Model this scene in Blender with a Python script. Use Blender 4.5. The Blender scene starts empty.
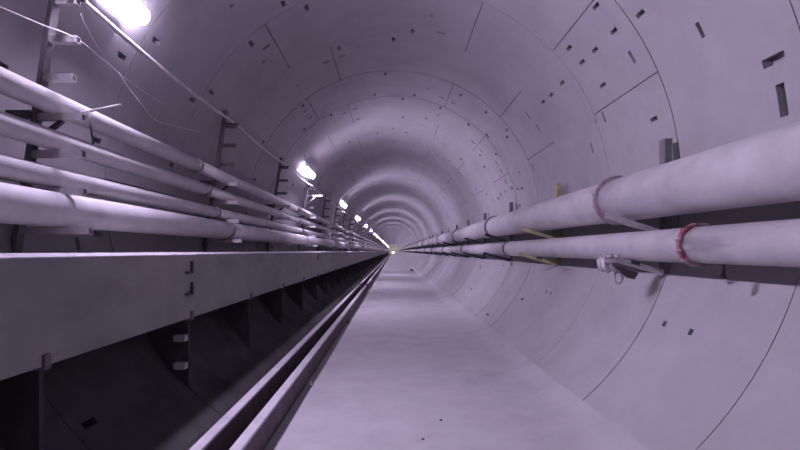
import bpy, math, random
from mathutils import Vector, Matrix
random.seed(7)
S = bpy.context.scene
COL = S.collection
PI = math.pi

# ---------------------------------------------------------------- dimensions
EYE = 1.587            # camera height above the floor slab
R = 2.85               # tunnel inner radius
ZC = EYE + 0.664       # height of the tunnel axis
RING = 1.5             # width of a lining ring
END = 252.0            # far end
def P(x, d, y):        # y measured from eye height
    return Vector((x, d, y + EYE))
def wall_x(y):         # half width of the tunnel at eye-relative height y
    return math.sqrt(max(0.0, R * R - (y - 0.664) ** 2))

# ---------------------------------------------------------------- materials
def new_mat(name):
    m = bpy.data.materials.new(name); m.use_nodes = True
    nt = m.node_tree; b = nt.nodes['Principled BSDF']
    return m, nt, b
def dusty(name, c0, c1, rough=0.85, scale=3.0, bump=0.15, fine=60.0, stretch=(1, 1, 1), metal=0.0, spots=None, streak=None):
    m, nt, b = new_mat(name)
    N, L = nt.nodes, nt.links
    tc = N.new('ShaderNodeTexCoord'); mp = N.new('ShaderNodeMapping')
    mp.inputs['Scale'].default_value = stretch
    L.new(tc.outputs['Object'], mp.inputs['Vector'])
    n1 = N.new('ShaderNodeTexNoise'); n1.inputs['Scale'].default_value = scale
    n1.inputs['Detail'].default_value = 6; n1.inputs['Roughness'].default_value = 0.62
    L.new(mp.outputs[0], n1.inputs['Vector'])
    r = N.new('ShaderNodeValToRGB')
    r.color_ramp.elements[0].position = 0.32; r.color_ramp.elements[0].color = (*c0, 1)
    r.color_ramp.elements[1].position = 0.68; r.color_ramp.elements[1].color = (*c1, 1)
    L.new(n1.outputs['Fac'], r.inputs['Fac'])
    out = r.outputs['Color']
    def layer(out, colour, sc, p0, p1, st, amt, detail=4):
        mp2 = N.new('ShaderNodeMapping'); mp2.inputs['Scale'].default_value = st
        mp2.inputs['Location'].default_value = (3.1, 7.7, 1.9)
        L.new(tc.outputs['Object'], mp2.inputs['Vector'])
        n = N.new('ShaderNodeTexNoise'); n.inputs['Scale'].default_value = sc
        n.inputs['Detail'].default_value = detail; n.inputs['Roughness'].default_value = 0.6
        L.new(mp2.outputs[0], n.inputs['Vector'])
        rr = N.new('ShaderNodeValToRGB')
        rr.color_ramp.elements[0].position = p0; rr.color_ramp.elements[0].color = (0, 0, 0, 1)
        rr.color_ramp.elements[1].position = p1; rr.color_ramp.elements[1].color = (amt, amt, amt, 1)
        L.new(n.outputs['Fac'], rr.inputs['Fac'])
        mx = N.new('ShaderNodeMixRGB'); mx.inputs[2].default_value = (*colour, 1)
        L.new(rr.outputs['Color'], mx.inputs[0]); L.new(out, mx.inputs[1])
        return mx.outputs[0]
    for s in (spots or []):
        out = layer(out, *s)
    L.new(out, b.inputs['Base Color'])
    b.inputs['Roughness'].default_value = rough
    b.inputs['Metallic'].default_value = metal
    if 'Specular IOR Level' in b.inputs: b.inputs['Specular IOR Level'].default_value = 0.3
    if bump:
        n2 = N.new('ShaderNodeTexNoise'); n2.inputs['Scale'].default_value = fine
        n2.inputs['Detail'].default_value = 5
        L.new(tc.outputs['Object'], n2.inputs['Vector'])
        bp = N.new('ShaderNodeBump'); bp.inputs['Strength'].default_value = bump
        bp.inputs['Distance'].default_value = 0.01
        L.new(n2.outputs['Fac'], bp.inputs['Height']); L.new(bp.outputs['Normal'], b.inputs['Normal'])
    return m
def plain(name, c, rough=0.6, metal=0.0):
    return dusty(name, tuple(v * 0.8 for v in c), tuple(min(1, v * 1.15) for v in c), rough, 14.0, 0.05, 90.0, metal=metal)

M = {}
M['lining'] = dusty('lining_concrete', (.335, .325, .335), (.39, .38, .39), .88, 1.1, .12, 45,
    spots=[((.27, .26, .27), 0.9, .5, .75, (1, 1, 1), .5), ((.45, .435, .45), 2.2, .58, .8, (1, .5, 1), .4)])
M['under_ledge'] = dusty('dark_under_ledge', (.05, .051, .049), (.088, .089, .085), .9, 1.8, .15, 40,
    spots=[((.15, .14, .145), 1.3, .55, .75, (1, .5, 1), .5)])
M['gasket'] = plain('joint_gasket', (.05, .045, .05), .9)
M['floor'] = dusty('floor_dust', (.365, .35, .365), (.425, .41, .425), .92, 2.2, .3, 38,
    spots=[((.28, .26, .28), 1.1, .56, .72, (1, .6, 1), .45), ((.25, .23, .25), 9.0, .69, .76, (1, 1, 1), .7),
           ((.40, .38, .40), 2.3, .6, .72, (2.5, .25, 1), .45)])
M['trench'] = dusty('dark_trench_bed', (.03, .028, .03), (.06, .056, .058), .9, 3, .2, 40)
for _m in ('trench', 'under_ledge'): M[_m].node_tree.nodes['Principled BSDF'].inputs['Specular IOR Level'].default_value = 0.08
M['ledge'] = dusty('ledge_concrete', (.255, .26, .25), (.32, .322, .312), .85, 1.6, .1, 40,
    spots=[((.195, .195, .19), 1.6, .52, .75, (1, .6, 2), .6)])
M['plate'] = dusty('support_steel', (.14, .13, .135), (.22, .205, .21), .8, 4, .08, 40)
M['pipe'] = dusty('dusty_pipe', (.39, .375, .385), (.49, .47, .48), .72, 3.2, .06, 60,
    spots=[((.24, .22, .24), 2.4, .53, .75, (1, .35, 1), .55), ((.16, .14, .16), 5, .64, .72, (1, .12, 1), .5)])
M['pipe_left'] = dusty('dusty_left_pipe', (.42, .40, .41), (.54, .52, .53), .7, 3.5, .05, 60,
    spots=[((.36, .335, .345), 3.0, .56, .8, (1, .3, 1), .6)])
M['collar'] = plain('grey_collar', (.25, .235, .245), .7)
M['red'] = dusty('red_paint', (.20, .045, .06), (.42, .10, .14), .7, 16, .1, 60, spots=[((.42, .38, .4), 13, .5, .62, (1, 1, 1), .8), ((.36, .30, .34), 7, .40, .55, (1, 1, 1), .85)])
M['dark'] = plain('dark_steel', (.055, .05, .055), .7)
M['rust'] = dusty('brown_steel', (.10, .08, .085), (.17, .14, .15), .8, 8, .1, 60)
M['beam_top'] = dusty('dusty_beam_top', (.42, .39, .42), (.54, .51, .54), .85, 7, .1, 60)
M['olive'] = dusty('olive_steel', (.30, .28, .13), (.46, .43, .26), .75, 9, .1, 60)
M['galv'] = dusty('galvanised_steel', (.40, .38, .39), (.55, .53, .54), .6, 9, .05, 60)
M['cable'] = plain('pale_cable', (.55, .52, .55), .6)
M['wire'] = plain('thin_wire', (.6, .57, .6), .6)
M['house'] = plain('lamp_housing', (.5, .48, .5), .6)
M['stone'] = dusty('rubble', (.35, .33, .34), (.6, .57, .58), .95, 25, .3, 50)
M['stone_dark'] = dusty('dark_rubble', (.07, .06, .065), (.14, .12, .13), .95, 25, .3, 50)
M['endwall'] = dusty('end_wall_cream', (.66, .64, .58), (.78, .76, .70), .9, 1.2, .1, 30)
def emitter(name, c, s):
    m, nt, b = new_mat(name)
    b.inputs['Base Color'].default_value = (.8, .8, .8, 1)
    b.inputs['Emission Color'].default_value = (*c, 1); b.inputs['Emission Strength'].default_value = s
    return m
M['tube'] = emitter('lit_diffuser', (.82, .69, 1.03), 400.0)
M['end_light'] = emitter('lit_end_light', (1.0, .88, .86), 110.0)

# ---------------------------------------------------------------- mesh helpers
class MB:
    def __init__(s): s.v = []; s.f = []; s.m = []; s.sm = []
    def add(s, vs, fs, mi=0, smooth=False):
        o = len(s.v); s.v += [tuple(v) for v in vs]
        for f in fs:
            s.f.append([i + o for i in f]); s.m.append(mi); s.sm.append(smooth)
    def box(s, x0, x1, y0, y1, z0, z1, mi=0, M4=None):
        vs = [Vector((x, y, z)) for x in (x0, x1) for y in (y0, y1) for z in (z0, z1)]
        if M4 is not None: vs = [M4 @ v for v in vs]
        s.add(vs, [(0, 1, 3, 2), (4, 6, 7, 5), (0, 4, 5, 1), (2, 3, 7, 6), (0, 2, 6, 4), (1, 5, 7, 3)], mi)
    def frame(s, a, b, up=Vector((0, 0, 1))):
        a, b = Vector(a), Vector(b); t = (b - a).normalized()
        if abs(t.dot(up)) > .98: up = Vector((0, 1, 0))
        u = t.cross(up).normalized(); w = u.cross(t).normalized()
        return a, b, u, w
    def bar(s, a, b, w, h, mi=0, up=Vector((0, 0, 1))):
        a, b, u, k = s.frame(a, b, up)
        c = [(-w / 2, -h / 2), (w / 2, -h / 2), (w / 2, h / 2), (-w / 2, h / 2)]
        vs = [a + u * x + k * y for x, y in c] + [b + u * x + k * y for x, y in c]
        s.add(vs, [(3, 2, 1, 0), (4, 5, 6, 7)] + [(i, (i + 1) % 4, (i + 1) % 4 + 4, i + 4) for i in range(4)], mi)
    def hollow(s, a, b, w, t, mi=0):        # square hollow section, open ends
        a, b, u, k = s.frame(a, b)
        def ringv(p, q): return [p + u * x * q + k * y * q for x, y in ((-1, -1), (1, -1), (1, 1), (-1, 1))]
        vs = ringv(a, w / 2) + ringv(b, w / 2) + ringv(a, w / 2 - t) + ringv(b, w / 2 - t)
        fs = []
        for i in range(4):
            j = (i + 1) % 4
            fs += [(i, j, j + 4, i + 4), (j + 8, i + 8, i + 12, j + 12), (i + 8, j + 8, j, i), (i + 4, j + 4, j + 12, i + 12)]
        s.add(vs, fs, mi)
    def tube(s, pts, r, n=10, mi=0, caps=True):
        pts = [Vector(p) for p in pts]; vs = []; fs = []
        up = Vector((0, 0, 1))
        for i, p in enumerate(pts):
            t = (pts[min(i + 1, len(pts) - 1)] - pts[max(i - 1, 0)]).normalized()
            q = up if abs(t.dot(up)) < .95 else Vector((1, 0, 0))
            u = t.cross(q).normalized(); w = u.cross(t)
            rr = r[i] if isinstance(r, (list, tuple)) else r
            for k in range(n):
                a = 2 * PI * k / n
                vs.append(p + u * math.cos(a) * rr + w * math.sin(a) * rr)
        for i in range(len(pts) - 1):
            for k in range(n):
                fs.append((i * n + k, i * n + (k + 1) % n, (i + 1) * n + (k + 1) % n, (i + 1) * n + k))
        s.add(vs, fs, mi, True)
        if caps:
            o = len(s.v) - len(vs)
            s.f.append([o + k for k in range(n)][::-1]); s.m.append(mi); s.sm.append(False)
            s.f.append([o + (len(pts) - 1) * n + k for k in range(n)]); s.m.append(mi); s.sm.append(False)
    def ring(s, c, axis, r0, r1, th, n=40, mi=0):   # flat annulus of thickness th along axis
        axis = Vector(axis).normalized(); c = Vector(c)
        q = Vector((0, 0, 1)) if abs(axis.z) < .9 else Vector((1, 0, 0))
        u = axis.cross(q).normalized(); w = u.cross(axis)
        vs = []
        for h in (-th / 2, th / 2):
            for r in (r0, r1):
                for k in range(n):
                    a = 2 * PI * k / n
                    vs.append(c + axis * h + u * math.cos(a) * r + w * math.sin(a) * r)
        fs = []
        for k in range(n):
            j = (k + 1) % n
            fs += [(k, j, n + j, n + k), (2 * n + j, 2 * n + k, 3 * n + k, 3 * n + j),
                   (n + k, n + j, 3 * n + j, 3 * n + k), (j, k, 2 * n + k, 2 * n + j)]
        s.add(vs, fs, mi)
    def prism(s, prof, y0, y1, mi=0, cap=True):      # closed profile [(x,z)] extruded along Y
        n = len(prof)
        vs = [(x, y0, z) for x, z in prof] + [(x, y1, z) for x, z in prof]
        s.add(vs, [(i, (i + 1) % n, (i + 1) % n + n, i + n) for i in range(n)], mi)
        if cap: s.add(vs, [tuple(range(n))[::-1], tuple(range(n, 2 * n))], mi)
    def blob(s, c, r, mi=0, sq=(1, 1, .7), seed=0):
        rnd = random.Random(seed); c = Vector(c)
        vs = []; n, m = 7, 5
        for j in range(m + 1):
            ph = -PI / 2 + PI * j / m
            for i in range(n):
                a = 2 * PI * i / n; k = r * (1 + rnd.uniform(-.28, .28))
                vs.append(c + Vector((math.cos(ph) * math.cos(a) * k * sq[0], math.cos(ph) * math.sin(a) * k * sq[1], math.sin(ph) * k * sq[2])))
        fs = [(j * n + i, j * n + (i + 1) % n, (j + 1) * n + (i + 1) % n, (j + 1) * n + i) for j in range(m) for i in range(n)]
        fs += [tuple(range(n))[::-1], tuple(range(m * n, m * n + n))]
        s.add(vs, fs, mi)
    def build(s, name, mats, parent=None, origin=None, bevel=0):
        if not isinstance(mats, (list, tuple)): mats = [mats]
        me = bpy.data.meshes.new(name)
        off = Vector(origin) if origin is not None else Vector((0, 0, 0))
        me.from_pydata([Vector(v) - off for v in s.v], [], s.f)
        for m in mats: me.materials.append(m)
        me.polygons.foreach_set('material_index', s.m)
        me.polygons.foreach_set('use_smooth', s.sm)
        me.update()
        o = bpy.data.objects.new(name, me); COL.objects.link(o)
        o.location = off
        if parent is not None:
            o.parent = parent
        if bevel:
            b = o.modifiers.new('bevel', 'BEVEL'); b.width = bevel; b.segments = 2; b.limit_method = 'ANGLE'
        return o
def tag(o, label=None, cat=None, group=None, kind=None):
    if label: o['label'] = label
    if cat: o['category'] = cat
    if group: o['group'] = group
    if kind: o['kind'] = kind
    return o
def empty(name, loc, label=None, cat=None, group=None):
    o = bpy.data.objects.new(name, None); COL.objects.link(o); o.location = loc
    o.empty_display_size = .1
    return tag(o, label, cat, group)
def copy_tree(o, parent=None):
    c = o.copy(); COL.objects.link(c); c.parent = parent
    for ch in list(o.children): copy_tree(ch, c)
    return c

# ---------------------------------------------------------------- lining: three faces of the bored tube
D0 = 0.15 - 8 * RING                              # first ring joint behind the camera
NR = int((END - D0) / RING) + 1
A_J = [23.0, 43.0, 111.0, 179.0, 247.0]    # longitudinal joints of the two alternating ring types
B_J = [65.6, 126.0, 195.0]
GW = math.degrees(.0055 / R)
# bolt pockets of the nearer rings on the right: (ring start, offset along ring, angle, along/across, half size scale)
def _pocket(x, y, across=False, big=1.0):
    X, Y = x - 393.0, 251.0 - y
    # circle of apparent radius q about (0, 0.233 q): X^2 + (Y - 0.233 q)^2 = q^2
    a, b_, c = 1 - .233 ** 2, 2 * .233 * Y, -(X * X + Y * Y)
    q = (-b_ + math.sqrt(b_ * b_ - 4 * a * c)) / (2 * a)
    d = R * 470 / q
    t = math.degrees(math.atan2(Y - .233 * q, X))
    k = math.floor((d - D0) / RING)
    return (k, d - D0 - k * RING, t, across, big)
POCKETS = [_pocket(*p) for p in ((596, 6), (614, 31), (632, 57, True), (582, 62), (595, 50), (569, 48), (562, 83), (551, 95), (543, 102), (528, 116, True), (538, 128, True),
    (604, 117, True), (654, 119), (592, 148, True), (773, 60, False, 1.5), (782, 100, True, 1.7), (461, 95), (486, 112), (488, 137), (497, 163, True), (533, 167, True),
    (518, 189), (522, 188), (507, 137), (441, 33, True), (509, 33, True), (453, 148), (603, 85), (640, 14), (700, 30, True), (741, 150))]
def lining(name, t0, t1, mat0='lining'):
    V = []; F = []; MI = []; NRM = []
    for k in range(NR):
        d = D0 + k * RING
        near = -5 < d < 24
        kind = int(round((d - 0.15) / RING)) % 2   # joints at 4.65 + 3k are type A
        js = A_J if kind == 1 else B_J
        js = [j for j in js if t0 + .2 < j < t1 - .2]
        rnd = random.Random(k * 13 + 5)
        r0 = R + rnd.uniform(-.005, .006)
        ph = rnd.uniform(0, 18)
        gaps = [j for j in range(-60, 251)]
        # pocket list: (theta0, theta1, depth0, depth1)
        pk = []
        if near:
            hw = math.degrees(.026 / R)
            n = 0; t = -60 + ph
            while t < 250:
                if t0 + 1 < t < t1 - 1 and (t > 75 or (t > -8 and d > 9)) and min([abs(t - j) for j in js] + [99]) > 2.2:
                    if rnd.random() < .62: pk.append((t - hw, t + hw, .10, .24))
                    if rnd.random() < .5: pk.append((t + 5.2 - hw, t + 5.2 + hw, 1.27, 1.40) if t + 6.5 < t1 - .5 and min([abs(t + 5.2 - j) for j in js] + [99]) > 2.2 else (t - hw, t + hw, 1.27, 1.40))
                    if n % 3 == 1: pk.append((t - .5, t + .5, .74, .79))
                n += 1; t += 18 + rnd.uniform(-1.2, 1.2)
            for (kk, of, t, ac, bg) in POCKETS:
                if kk == k and t0 + 3 < t < t1 - 3:
                    lo, wi = (.022, .07) if ac else (.065, .022)
                    h = math.degrees(wi * bg / R)
                    a = min(max(of - lo * bg, .03), RING - .03 - 2 * lo * bg)
                    pk.append((t - h, t + h, a, a + 2 * lo * bg))
            if t0 < -8:
                for dd, t, a, b, w in ((3.15, -28, 1.185, 1.24, .55), (3.15, -28.2, .79, .845, .55), (7.65, -33, .97, 1.13, .45), (9.15, -45, .76, .96, .5),
                                       (7.65, -28, .05, .11, .5), (6.15, -28, 1.32, 1.38, .5), (10.65, -21, .55, .75, .3), (13.65, -24, .3, .45, .5), (12.15, -38, 1.2, 1.35, .5)):
                    if abs(dd - d) < .1: pk.append((t - w, t + w, a, b))
            for j in js:
                for (a, b) in ((.47, .52), (.98, 1.03)):
                    if rnd.random() < (.6 if d > 9 or j > 100 else 2): continue
                    if j + 6 < t1: pk.append((j + 1.7, j + 4.0, a, b))
                    if j - 6 > t0: pk.append((j - 4.0, j - 1.7, a, b))
        ths = set(); step = 2.5 if near else 4.0
        x = math.ceil(t0 / step) * step
        while x < t1: ths.add(round(x, 4)); x += step
        ths |= {t0, t1}
        for j in js: ths |= {j - GW, j + GW}
        for p in pk: ths |= {p[0], p[1]}
        th = sorted(ths)
        ds = {0.0, .010, RING}
        for p in pk: ds |= {p[2], p[3]}
        dl = sorted(ds)
        nT, nD = len(th) - 1, len(dl) - 1
        off = [[0.0] * nD for _ in range(nT)]; mat = [[0] * nD for _ in range(nT)]
        for i in range(nT):
            tm = (th[i] + th[i + 1]) / 2
            for q in range(nD):
                dm = (dl[q] + dl[q + 1]) / 2
                if dm < .010 or any(abs(tm - j) < GW for j in js): off[i][q] = .02; mat[i][q] = 1
                else:
                    for p in pk:
                        if p[0] < tm < p[1] and p[2] < dm < p[3]: off[i][q] = .075
        def pt(t, dd, r):
            a = math.radians(t); return (r * math.cos(a), d + dd, ZC + r * math.sin(a))
        def quad(vs, m, nrm):
            o = len(V); V.extend(vs); F.append((o, o + 1, o + 2, o + 3)); MI.append(m); NRM.append(nrm)
        def inw(t): a = math.radians(t); return Vector((-math.cos(a), 0, -math.sin(a)))
        for i in range(nT):
            ta, tb = th[i], th[i + 1]
            for q in range(nD):
                r = r0 + off[i][q]
                quad([pt(ta, dl[q], r), pt(ta, dl[q + 1], r), pt(tb, dl[q + 1], r), pt(tb, dl[q], r)], mat[i][q],
                     [inw(ta), inw(ta), inw(tb), inw(tb)])
                if i + 1 < nT and off[i + 1][q] != off[i][q]:
                    r2 = r0 + off[i + 1][q]; a = math.radians(tb); tg = Vector((-math.sin(a), 0, math.cos(a)))
                    sgn = tg if off[i + 1][q] > off[i][q] else -tg
                    quad([pt(tb, dl[q], r), pt(tb, dl[q + 1], r), pt(tb, dl[q + 1], r2), pt(tb, dl[q], r2)], 0, [sgn] * 4)
                if q + 1 < nD and off[i][q + 1] != off[i][q]:
                    r2 = r0 + off[i][q + 1]
                    sgn = Vector((0, 1, 0)) if off[i][q + 1] > off[i][q] else Vector((0, -1, 0))
                    quad([pt(ta, dl[q + 1], r), pt(tb, dl[q + 1], r), pt(tb, dl[q + 1], r2), pt(ta, dl[q + 1], r2)], 0, [sgn] * 4)
            # closing wall at the far end of the ring, towards the next ring's groove
            quad([pt(ta, RING, r0), pt(tb, RING, r0), pt(tb, RING, r0 + .03), pt(ta, RING, r0 + .03)], 1, [Vector((0, 1, 0))] * 4)
    me = bpy.data.meshes.new(name)
    # make winding agree with the wanted normals
    F2 = []; N2 = []
    for f, nr in zip(F, NRM):
        a, b, c = (Vector(V[f[i]]) for i in range(3))
        if (b - a).cross(c - a).dot(nr[0]) < 0: f = f[::-1]; nr = nr[::-1]
        F2.append(f); N2 += nr
    me.from_pydata(V, [], F2)
    me.materials.append(M[mat0]); me.materials.append(M['gasket'])
    me.polygons.foreach_set('material_index', MI)
    me.polygons.foreach_set('use_smooth', [True] * len(F2))
    me.update()
    me.normals_split_custom_set([tuple(n) for n in N2])
    o = bpy.data.objects.new(name, me); COL.objects.link(o)
    tag(o, kind='structure')
    return o
lining('wall_right', -62.0, 56.0)
lining('ceiling', 56.0, 122.0)
lining('wall_left', 122.0, 200.0)
lining('wall_left_lower', 200.0, 250.0, 'under_ledge')     # much darker lining under the walkway, its upper edge behind the ledge

gb = MB(); gb.tube([(R * math.cos(math.radians(a)), 6.15, ZC + R * math.sin(math.radians(a))) for a in [21 + .8 * i for i in range(29)]], .022, 6)
tag(gb.build('trim_2', M['floor']), kind='structure')       # thin pale bead along part of one ring joint
# end and back bulkheads
def disc(name, y, m):
    b = MB(); n = 64
    r = R + .05
    vs = [(r * math.cos(2 * PI * i / n), y, ZC + r * math.sin(2 * PI * i / n)) for i in range(n)]
    vs2 = [(x, y + .3, z) for x, _, z in vs]
    b.add(vs + vs2, [tuple(range(n)), tuple(range(n, 2 * n))[::-1]] + [(i, (i + 1) % n, (i + 1) % n + n, i + n) for i in range(n)])
    return tag(b.build(name, m), kind='structure')
disc('wall_end', END, M['endwall'])
disc('wall_back', D0 - .3, M['lining'])

# floor slab with dust banked up against the right wall
fl = MB()
prof = [(-1.03, 0.0), (-.6, .004), (0, .006), (.7, .003), (1.25, .006), (1.5, .022), (1.62, .055), (1.71, .10), (1.80, .17)]
ys = [D0 + .0]
while ys[-1] < 30: ys.append(ys[-1] + .5)
while ys[-1] < END: ys.append(min(END, ys[-1] + 6))
rnd = random.Random(3)
nP = len(prof); vs = []
for y in ys:
    k = .6 + .5 * math.sin(y * .7) * math.sin(y * .23 + 1) + rnd.uniform(-.15, .15)
    for i, (x, z) in enumerate(prof):
        vs.append((x, y, z * (1 if i < 5 else .75 + .35 * k)))
fl.add(vs, [(j * nP + i, j * nP + i + 1, (j + 1) * nP + i + 1, (j + 1) * nP + i) for j in range(len(ys) - 1) for i in range(nP - 1)], 0, True)
fl.add([(-1.03, D0, 0), (-1.03, END, 0), (-1.03, END, -.42), (-1.03, D0, -.42)], [(0, 1, 2, 3)])
tag(fl.build('floor', M['floor']), kind='structure')
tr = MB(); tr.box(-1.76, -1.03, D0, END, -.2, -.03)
tag(tr.build('trim_1', M['trench']), kind='structure')  # trench bed, much darker than the floor beside it

# ---------------------------------------------------------------- long steel beams in the trench beside the floor
def beam_length(x, y0, y1, label, group=None):
    e = empty('steel_beam', (x, y0, -.1), label, 'beam', group)
    H = .335
    b = MB(); b.prism([(x - .018, -.095), (x + .030, -.095), (x + .036, -.09), (x + .036, .215), (x - .012, .215), (x - .018, .2)], y0, y1)
    b.build('web', M['rust'], e, (x, y0, -.1)).location = (0, 0, 0)
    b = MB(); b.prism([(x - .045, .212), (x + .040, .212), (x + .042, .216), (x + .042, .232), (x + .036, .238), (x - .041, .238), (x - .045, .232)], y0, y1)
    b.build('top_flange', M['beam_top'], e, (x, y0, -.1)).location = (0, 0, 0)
    b = MB(); b.box(x - .045, x + .04, y0, y1, -.1, -.085)
    b.build('bottom_flange', M['rust'], e, (x, y0, -.1)).location = (0, 0, 0)
    return e
XB, XA = -1.073, -1.345
for x, nm in ((XB, 'right'), (XA, 'left')):
    side = 'on the floor edge side of the trench' if nm == 'right' else 'on the side of the trench towards the walkway'
    beam_length(x, -3.0, 18.6, f'long dusty steel beam {side}, nearest length, running off the bottom edge', 'steel beams beside the floor')
    beam_length(x, 19.6, 37.5, f'dusty steel beam {side}, the second length after the gap', 'steel beams beside the floor')
    for k in range(4):
        beam_length(x, 38.0 + k * 53, 90.6 + k * 53, f'far dusty steel beam length beyond the second one, {side}', 'distant steel beams ' + nm)

# ---------------------------------------------------------------- walkway ledge on the left
XF = -2.0
lg = empty('walkway_ledge', (XF, 0, EYE - .66), 'long grey concrete walkway ledge along the left wall below the four pipes', 'walkway')
def part(mb, name, m, parent, bevel=0):
    o = mb.build(name, m, parent, None, bevel)
    # keep world placement under an unrotated parent chain
    off = Vector((0, 0, 0)); p = parent
    while p is not None: off += p.location; p = p.parent
    o.location = -off
    return o
TOP = EYE - .012
b = MB()
b.prism([(XF, TOP - .648), (XF, TOP - .024), (XF - .006, TOP - .022), (XF - .10, TOP - .022), (XF - .10, TOP - .648)], D0, END)
part(b, 'fascia', M['ledge'], lg)
b = MB(); b.prism([(XF - .10, TOP - .18), (XF - .10, TOP - .006), (-2.84, TOP - .006), (-2.80, TOP - .18)], D0, END)
part(b, 'deck', M['ledge'], lg)
b = MB(); b.prism([(XF + .006, TOP - .030), (XF + .006, TOP - .022), (XF - .018, TOP), (XF - .101, TOP), (XF - .101, TOP - .021), (XF - .001, TOP - .021), (XF - .001, TOP - .030)], D0, END)
tag(part(b, 'edge_strip', M['beam_top'], lg), 'pale edge strip')
def support_mb():
    # gusset plate between fascia and lining, drawn at y = 0
    b = MB()
    pts = [(XF - .02, TOP - .645)]
    zl = ZC - math.sqrt(R * R - (XF - .02) ** 2)
    pts.append((XF - .02, zl))
    for i in range(1, 9):
        x = XF - .02 - (2.76 - 2.02) * i / 8
        pts.append((x, ZC - math.sqrt(R * R - x * x)))
    pts.append((-2.76, TOP - .18)); pts.append((XF - .10, TOP - .18)); pts.append((XF - .10, TOP - .645))
    b.prism(pts, -.018, .018)
    return b
def clip_mb():
    b = MB(); b.box(XF - .005, XF + .02, -.025, .025, TOP - .67, TOP - .58); b.box(XF - .10, XF + .02, -.025, .025, TOP - .67, TOP - .65); return b
def hook_mb(dz):
    b = MB(); b.box(XF - .004, XF + .02, -.02, .02, dz - .10, dz); b.box(XF - .004, XF + .02, -.14, .02, dz - .12, dz - .10); return b
def lug_mb(dz):
    b = MB(); b.box(XF - .13, XF - .02, -.10, -.03, dz - .03, dz + .03); return b
proto = {}
yk = 2.70; k = 0
while yk < 90:
    if k == 0:
        sp = part(support_mb(), 'support_bracket', M['under_ledge'], lg)  # same dark colour as the lining below the ledge
        cl = part(clip_mb(), 'clip', M['plate'], lg)
        hk = [part(hook_mb(EYE - .10), 'lifting_hook', M['dark'], lg), part(hook_mb(EYE - .31), 'lifting_hook', M['dark'], lg)]
        base = {o.name: o.location.copy() for o in [sp, cl] + hk}
        for o in [sp, cl] + hk: o.location = base[o.name] + Vector((0, yk, 0))
    else:
        for o in [sp, cl] + (hk if k == 1 else hk[:1] if k in (5, 9) else []):
            c = copy_tree(o, lg); c.location = base[o.name] + Vector((0, yk, 0))
            if k == 1 and o is sp:
                for dz in (EYE - .85, EYE - 1.12):
                    q = lug_mb(dz).build('lug', M['galv'], c); q.location = (0, 0, 0); tag(q, 'pale lug')
    yk += 1.955; k += 1
for o in hk: bpy.data.objects.remove(o)

# ---------------------------------------------------------------- pipes
def pipe_axis(poly, r, name, label, seg, first, mat, flange_mat, fl_out, fl_th, bolts, until=120, n=32, group=None):
    """poly(y)->(x,z).  One pipeline = empty > pipe_section, flange_coupling (> bolt)"""
    e = empty(name, P(poly(0)[0], 0, poly(0)[1]), label, 'pipe', group)
    js = [first + seg * k for k in range(-2, 60) if D0 + 1 < first + seg * k < until]
    cuts = [D0] + js + [END]
    for a, c in zip(cuts[:-1], cuts[1:]):
        b = MB(); ptsn = max(2, int((c - a) / 3) + 1) if c < 130 else 12
        b.tube([P(poly(a + (c - a) * i / (ptsn - 1))[0], a + (c - a) * i / (ptsn - 1), poly(a + (c - a) * i / (ptsn - 1))[1]) for i in range(ptsn)], r, n)
        part(b, 'pipe_section', mat, e)
    fproto = None
    for i, y in enumerate(js):
        c = P(poly(y)[0], y, poly(y)[1])
        red = flange_mat == 'red' and y < 8
        b = MB()
        if bolts:
            b.ring(c + Vector((0, -fl_th * .6, 0)), (0, 1, 0), r - .005, r + fl_out, fl_th * .8, 44)
            b.ring(c + Vector((0, fl_th * .6, 0)), (0, 1, 0), r - .005, r + fl_out, fl_th * .8, 44)
            b.ring(c, (0, 1, 0), r - .005, r + fl_out * .45, fl_th * .6, 44)
        else:
            b.ring(c, (0, 1, 0), r - .004, r + fl_out, fl_th, 28)
        mm = M['red'] if red else M['collar']
        f = part(b, 'flange_coupling' if bolts else 'pipe_collar', mm, e)
        if red: tag(f, 'dull red bolted flange')
        if bolts and y < 40:
            for q in range(12):
                a = 2 * PI * (q + .5) / 12
                cc = c + Vector((math.cos(a), 0, math.sin(a))) * (r + fl_out * .72)
                bb = MB(); bb.tube([cc - Vector((0, fl_th * 1.9, 0)), cc + Vector((0, fl_th * 1.9, 0))], .013, 6)
                part(bb, 'bolt', mm, f)
    return e
def upper(y):
    t = min(1.0, max(0.0, (y - 1.0) / 9.0))
    return (2.44, .526 + .046 * t)
pipe_axis(upper, .234, 'water_pipe', 'thickest pale steel pipe, the upper one along the right wall', 6.1, 5.10, M['pipe'], 'red', .034, .022, True)
low = pipe_axis(lambda y: (2.45, .048), .147, 'water_pipe', 'pale steel pipe on the right wall, the lower one under the thickest pipe', 6.05, 3.76, M['pipe'], 'red', .03, .02, True)
b = MB(); b.tube([P(2.45, 3.50, -.08), P(2.45, 3.50, -.19)], .022, 12); b.tube([P(2.45, 3.50, -.19), P(2.45, 3.50, -.205)], .03, 6)
tag(part(b, 'drain_stub', M['dark'], low), 'dark drain stub')
LP = [(-2.48, 1.079, .0795, 'topmost of the four pale pipes along the left wall, closest to the lamps'),
      (-2.50, .815, .075, 'second pale pipe from the top on the left wall'),
      (-2.50, .540, .077, 'third pale pipe from the top on the left wall, thin, just above the thick one'),
      (-2.46, .302, .128, 'thick lowest pale pipe on the left wall, just above the walkway ledge')]
for i, (x, y, r, lab) in enumerate(LP):
    pipe_axis(lambda d, x=x, y=y: (x, y), r, 'service_pipe', lab, 6.1, 5.9 + .33 * i, M['pipe_left'], 'collar', .014, .10, False, n=24)

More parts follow.
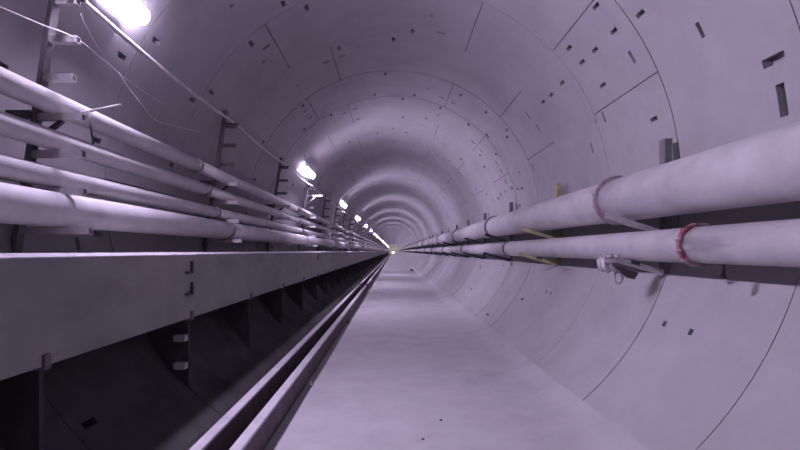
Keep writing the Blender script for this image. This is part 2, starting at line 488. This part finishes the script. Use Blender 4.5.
# ---------------------------------------------------------------- left cable and pipe racks
ARMS = [(1.83, 2.31), (1.55, 2.31), (1.27, 2.34), (.982, 2.27), (.712, 2.27), (.437, 2.26), (.148, 2.22)]
def post_x(y): return 2.43 + .155 * (2.1 - y)
def left_rack(d, label, group, near=False, lit=False):
    e = empty('pipe_rack', P(-2.70, d, -.01), label, 'pipe rack', group)
    b = MB()
    b.bar(P(-post_x(0), d, -.015), P(-post_x(2.06), d, 2.06), .07, .012, up=Vector((1, 0, 0)))
    b.bar(P(-post_x(0) - .03, d, -.015), P(-post_x(2.06) - .03, d, 2.06), .010, .05, up=Vector((1, 0, 0)))
    part(b, 'post', M['plate'], e)
    b = MB(); b.box(-wall_x(1.0), -post_x(1.0) - .05, d - .02, d + .02, EYE + .97, EYE + 1.03); part(b, 'standoff', M['dark'], e)
    if lit:
        b = MB(); b.bar(P(-post_x(1.62), d, 1.62), P(-2.07, d, 1.62), .045, .045); tag(part(b, 'long_arm', M['galv'], e), 'pale long arm')
        b = MB(); b.bar(P(-post_x(1.4), d, 1.38), P(-2.26, d, 1.60), .035, .035); tag(part(b, 'strut', M['galv'], e), 'pale strut')
    for j, (y, xe) in enumerate(ARMS):
        if lit and j == 1: continue
        xw = post_x(y) - .007
        b = MB(); b.hollow(P(-xw, d, y), P(-xe, d, y), .05, .006)
        part(b, 'arm', M['galv'] if (j > 2 or near) else M['plate'], e)
        if j == 0:
            b = MB(); b.box(-xw - .02, -xe + .03, d - .05, d + .05, EYE + y + .025, EYE + y + .037); part(b, 'shelf_plate', M['dark'], e)
        if j == 3:
            b = MB(); b.bar(P(-xw, d, y - .16), P(-xw + .17, d, y - .025), .03, .03); part(b, 'brace', M['dark'], e)
    return e
Ld = [3.45 + 3.45 * k for k in range(-1, 34)]
grp = 'racks on the left wall'
words_ = {0: 'nearest visible wall rack on the left, stub arms beside the bright close lamp',
          1: 'dark pipe rack on the left wall, the second one along, in the gloom between lamps',
          2: 'dark left wall rack with three stub arms, third along before the second lamp',
          3: 'fourth pipe rack along the left wall, pale long arm beyond the second lamp'}
for i, d in enumerate(Ld):
    k = i - 1
    if k < 0:
        left_rack(d, 'pipe rack on the left wall beside the camera, outside the left edge', grp)
    elif k in words_:
        left_rack(d, words_[k], grp, near=(k == 0), lit=(k == 3))
    else:
        left_rack(d, 'small distant pipe rack far along the left wall beyond the second lamp', 'distant racks on the left wall')
# loose T-shaped rod on the near rack
e = empty('hanger_rod', P(-2.24, 3.45, 1.02), 'thin T shaped metal rod sticking out from the topmost left pipe', 'rod')
b = MB(); b.tube([P(-2.30, 3.47, 1.02), P(-1.99, 3.44, 1.07)], .009, 8); part(b, 'crossbar', M['galv'], e)
b = MB(); b.tube([P(-2.235, 3.45, 1.03), P(-2.20, 3.45, .785)], .007, 8); part(b, 'hanging_bar', M['dark'], e)

# ---------------------------------------------------------------- right pipe posts
def right_post(d, label, group, col, near=False):
    e = empty('pipe_bracket', P(2.66, d, -.42), label, 'pipe bracket', group)
    b = MB(); x0, x1 = 2.68, 2.74
    prof = [(-.05, 0), (.05, 0), (.05, .07), (.042, .07), (.042, .008), (-.042, .008), (-.042, .07), (-.05, .07)]   # C channel, opening to the wall
    n = len(prof); vs = [P(x0 + v, d + u, z) for z in (-.22, 1.11) for u, v in prof]
    b.add(vs, [(i, (i + 1) % n, (i + 1) % n + n, i + n) for i in range(n)] + [tuple(range(n)), tuple(range(n, 2 * n))])
    part(b, 'post', M[col] if col != 'dark' else M['plate'], e)
    dy = upper(d)[1] - .565
    for (xa, ya, xb, yb) in ((2.12, .372 + dy, 2.70, .188 + dy), (2.08, -.045, 2.68, -.215)):
        b = MB(); b.hollow(P(xa, d, ya), P(xb, d, yb), .055, .006); part(b, 'arm', M['olive'] if col == 'olive' else M['dark'] if not near else M['galv'], e)
    for y in (.62,):
        b = MB(); b.box(2.72, wall_x(y) + .01, d - .04, d + .04, EYE + y - .04, EYE + y + .04); part(b, 'standoff', M['dark'], e)
    for (cx, cy, r) in ((*upper(d), .234), (2.45, .048, .147)):
        b = MB(); pts = [P(cx + math.cos(a) * (r + .008), d, cy + math.sin(a) * (r + .008)) for a in [math.radians(-60 + 12 * i) for i in range(9)]]
        b.tube(pts, .009, 6); part(b, 'hook_bolt', M['dark'], e)
    b = MB(); b.bar(P(2.36, d, -.105), P(2.44, d, -.13), .08, .035); part(b, 'saddle', M['dark'], e)
    if near:
        b = MB()
        for q in (-.045, .045):
            for w in (-.02, .045):
                b.tube([P(2.19 + w, d + q, .0 - .05), P(2.13 + w, d + q, -.03 - .02), P(2.085 + w, d + q, -.09), P(2.10 + w, d + q, -.16), P(2.15 + w, d + q, -.20)], .022, 8)
            b.tube([P(2.10, d + q, -.20), P(2.10, d + q, -.14)], .018, 6)
        b.box(2.07, 2.18, d - .075, d + .075, EYE - .115, EYE - .075)
        tag(part(b, 'coupler', M['galv'], e), 'pale twin hook coupler')
        b = MB(); b.tube([P(2.235 + .04 * math.cos(a), d - .02, -.265 + .055 * math.sin(a)) for a in [2 * PI * i / 16 for i in range(17)]], .012, 8)
        tag(part(b, 'ring', M['galv'], e), 'pale hanging ring')
        b = MB(); b.prism([(2.20, EYE - .15), (2.42, EYE - .215), (2.38, EYE - .28), (2.30, EYE - .26)], d - .05, d - .03); part(b, 'gusset', M['dark'], e)
    return e
rg = 'brackets of the right pipes'
rw = {0: 'nearest pipe bracket on the right wall, dark post, coupler and ring below',
      1: 'olive pipe bracket on right wall, pale post above the thickest pipe',
      2: 'dark pipe bracket just behind the olive one on the right wall',
      3: 'dark pipe bracket fourth along the right wall, beside the second flange of the thick pipe'}
for k in range(-1, 32):
    d = 4.68 + 3.06 * k
    if k < 0: right_post(d, 'pipe bracket on the right wall beside the camera, outside the right edge', rg, 'dark')
    elif k in rw: right_post(d, rw[k], rg, 'olive' if k == 1 else 'dark', near=(k == 0))
    else: right_post(d, 'small distant pipe bracket along the right wall beyond the fourth one', 'distant brackets of the right pipes', 'dark')

# ---------------------------------------------------------------- lamps along the upper left
TH = math.radians(147.2); RAD = 2.69
def lamp_proto():
    e = empty('tunnel_lamp', (0, 0, 0))
    TI = math.radians(-34); n_in = Vector((math.cos(TI), 0, math.sin(TI))); tg = Vector((math.sin(TI), 0, -math.cos(TI)))
    UPH, LOH = -.004, .005
    def L(u, y, h): return tg * u + Vector((0, y, 0)) + n_in * h      # h: towards the tunnel axis
    def section(prof, y0, y1, name, m):
        b = MB(); n = len(prof)
        vs = [L(u, y, h) for y in (y0, y1) for u, h in prof]
        b.add(vs, [(i, (i + 1) % n, (i + 1) % n + n, i + n) for i in range(n)] + [tuple(range(n)), tuple(range(n, 2 * n))])
        return b.build(name, m, e)
    section([(-.052, -.05), (-.058, -.006), (.058, -.006), (.052, -.05), (.04, -.07), (-.04, -.07)], -.60, .60, 'housing', M['house'])
    st = [(-.62, .25), (-.612, .55), (-.595, .8), (-.57, .94), (-.54, 1.0), (0, 1.0), (.54, 1.0), (.57, .94), (.595, .8), (.612, .55), (.62, .25)]
    m = 9; b = MB(); vs = []
    for y, f in st:
        vs += [L(.068 * f * math.cos(PI * i / (m - 1)), y, .016 * f * math.sin(PI * i / (m - 1)) - .004) for i in range(m)]
    fs = [(j * m + i, j * m + i + 1, (j + 1) * m + i + 1, (j + 1) * m + i) for j in range(len(st) - 1) for i in range(m - 1)]
    fs += [(j * m, (j + 1) * m, (j + 1) * m + m - 1, j * m + m - 1) for j in range(len(st) - 1)]
    b.add(vs, fs); b.build('diffuser', M['tube'], e)
    # side skirts added to trim the lamp's spread, deeper on the pipe side
    section([(-.074, -.02), (-.078, UPH), (-.075, UPH), (-.070, -.02)], -.58, .58, 'added_skirt', M['house'])
    section([(.070, -.02), (.075, LOH), (.078, LOH), (.074, -.02)], -.58, .58, 'added_skirt', M['house'])
    for s in (-1, 1):
        b = MB()
        b.bar(L(-.08, s * .4, -.07), Vector((math.cos(TH), 0, math.sin(TH))) * (R - RAD + .01) + Vector((0, s * .4, 0)) + tg * -.10, .03, .008)
        b.bar(L(.08, s * .4, -.07), Vector((math.cos(TH), 0, math.sin(TH))) * (R - RAD + .01) + Vector((0, s * .4, 0)) + tg * .06, .03, .008)
        b.bar(L(-.094, s * .4, -.07), L(.094, s * .4, -.07), .03, .01)
        b.build('mounting_bracket', M['house'], e)
    return e
lp = lamp_proto()
LL = {1: 'bright tube lamp cut by the top edge, nearest of the lamps on the upper left',
      2: 'glaring white tube lamp on the left wall, second nearest, above a dark rack',
      3: 'third white lamp along the left wall, small bright point ahead of the second lamp',
      4: 'fourth white lamp along the left wall, smaller than the third'}
for k in range(28):
    d = 3.72 - 9.15 + 9.15 * k
    o = lp if k == 0 else copy_tree(lp)
    o.location = (RAD * math.cos(TH), d, ZC + RAD * math.sin(TH))
    if k == 0: tag(o, 'tube lamp on the upper left wall behind the camera', 'lamp', 'tunnel lamps')
    elif k in LL: tag(o, LL[k], 'lamp', 'tunnel lamps')
    else: tag(o, 'distant white lamp, a tiny bright dot beyond the fourth lamp', 'lamp', 'distant tunnel lamps')
# unseen light added to brighten the far end wall
e = empty('added_end_light', (0, END - 6, .02), 'added warm light on the floor brightening the far pale end of the tunnel', 'lamp')
b = MB(); b.box(-.25, .25, END - 5.8, END - 5.6, .55, 1.0); part(b, 'light_head', M['end_light'], e)
b = MB()
for s in (-1, 1): b.bar((s * .3, END - 6.0, .01), (s * .1, END - 5.7, .56), .05, .05); b.bar((s * .3, END - 5.3, .01), (s * .1, END - 5.7, .56), .05, .05)
part(b, 'stand', M['dark'], e)

# ---------------------------------------------------------------- cables and wires
b = MB(); pts = []
d = D0
while d < 110:
    f = ((d - 3.45) / 3.45) % 1.0
    sag = .05 * 4 * f * (1 - f)
    pts.append(P(-2.335, d, 1.888 - sag)); d += .44
b.tube(pts, .021, 8)
tag(b.build('power_cable', M['cable']), 'pale power cable running along the rack tops on the upper left wall', 'cable')
def px(x, y, d):      # a point seen at photo position (x, y), d metres ahead
    return Vector(((x - 393) * d / 470, d, EYE - (y - 251) * d / 470))
def smooth(pts, n=6):
    out = []
    for i in range(len(pts) - 1):
        p0, p1, p2, p3 = pts[max(i - 1, 0)], pts[i], pts[i + 1], pts[min(i + 2, len(pts) - 1)]
        for k in range(n):
            t = k / n
            out.append(.5 * ((2 * p1) + (p2 - p0) * t + (2 * p0 - 5 * p1 + 4 * p2 - p3) * t * t + (3 * p1 - p0 - 3 * p2 + p3) * t ** 3))
    return out + [pts[-1]]
b = MB(); b.tube(smooth([px(-40, -10, 2.6), px(0, 7, 2.85), px(40, 24, 3.15), px(75, 38, 3.45), px(100, 57, 3.9), px(118, 72, 4.3), px(140, 89, 4.8), px(163, 104, 5.4), px(170, 112, 5.75)]), .0045, 6)
tag(b.build('loose_wire', M['wire']), 'long pale wire slung over a stub arm at the upper left', 'wire')
b = MB(); b.tube(smooth([px(81, 14, 3.5), px(84, 22, 3.55), px(96, 44, 3.75), px(111, 66, 4.05)]), .004, 6)
tag(b.build('loose_wire', M['wire']), 'short pale wire dropping from below the near lamp to the long wire', 'wire')
b = MB(); b.tube(smooth([px(119, 73, 4.3), px(131, 91, 4.5), px(146, 110, 4.75), px(151, 116, 4.9), px(160, 122, 5.2), px(178, 127, 5.7), px(200, 131.5, 6.4)]), .004, 6)
tag(b.build('loose_wire', M['wire']), 'curled pale wire end hanging above the topmost left pipe', 'wire')

# ---------------------------------------------------------------- rubble and scraps on the floor
def fl_pt(x, y, h=0): d = EYE * 470 / (y - 251); return Vector(((x - 393) * d / 470, d, h))
rub = [(309, 386, .04, 'stone', 'small white stone against the steel beam, nearest of the floor scraps'),
       (348, 323, .03, 'stone_dark', 'dark lump of rubble at the floor edge by the beam, halfway along'),
       (351, 313, .03, 'stone_dark', 'dark lump of rubble by the beam, a little beyond the halfway lump'),
       (382, 296, .03, 'stone', 'pale pebble alone in the middle distance of the floor'),
       (441, 421, .012, 'stone_dark', 'tiny dark pebble in the foreground centre of the floor'),
       (423, 440, .012, 'stone_dark', 'tiny dark pebble nearest the bottom edge of the floor'),
       (412, 271, .11, 'stone_dark', 'dark heap of rubble far ahead on the right of the floor')]
for i, (x, y, r, m, lab) in enumerate(rub):
    c = fl_pt(x, y); b = MB(); b.blob(c + Vector((0, 0, r * .55)), r, 0, (1.2, 1, .8), i + 11)
    tag(b.build('stone_fragment', M[m], None, c), lab, 'stone')
c = [(448, 302.5), (453, 302), (456, 300.5), (459, 298.5), (461, 298)]
b = MB(); b.tube(smooth([fl_pt(x, y, .05) + Vector((0, 0, 0)) for x, y in c]), .025, 8)
tag(b.build('hose_offcut', M['dark']), 'short dark bent hose offcut lying at the foot of the right wall', 'hose')

# ---------------------------------------------------------------- world, camera, view
w = bpy.data.worlds.new('world'); S.world = w; w.use_nodes = True
w.node_tree.nodes['Background'].inputs[0].default_value = (.02, .018, .022, 1)
cam = bpy.data.cameras.new('camera'); co = bpy.data.objects.new('camera', cam); COL.objects.link(co)
cam.sensor_width = 36; cam.lens = 36 * 470 / 800
cam.shift_x = 7 / 800; cam.shift_y = 26 / 800
cam.clip_end = 500; cam.clip_start = .02
co.location = (0, 0, EYE); co.rotation_euler = (PI / 2, 0, 0)
S.camera = co
S.view_settings.view_transform = 'Standard'; S.view_settings.look = 'None'
S.view_settings.gamma = 1; S.view_settings.use_curve_mapping = False
S.view_settings.exposure = 0.0
S.cycles.use_denoising = True
S.cycles.max_bounces = 12; S.cycles.diffuse_bounces = 8
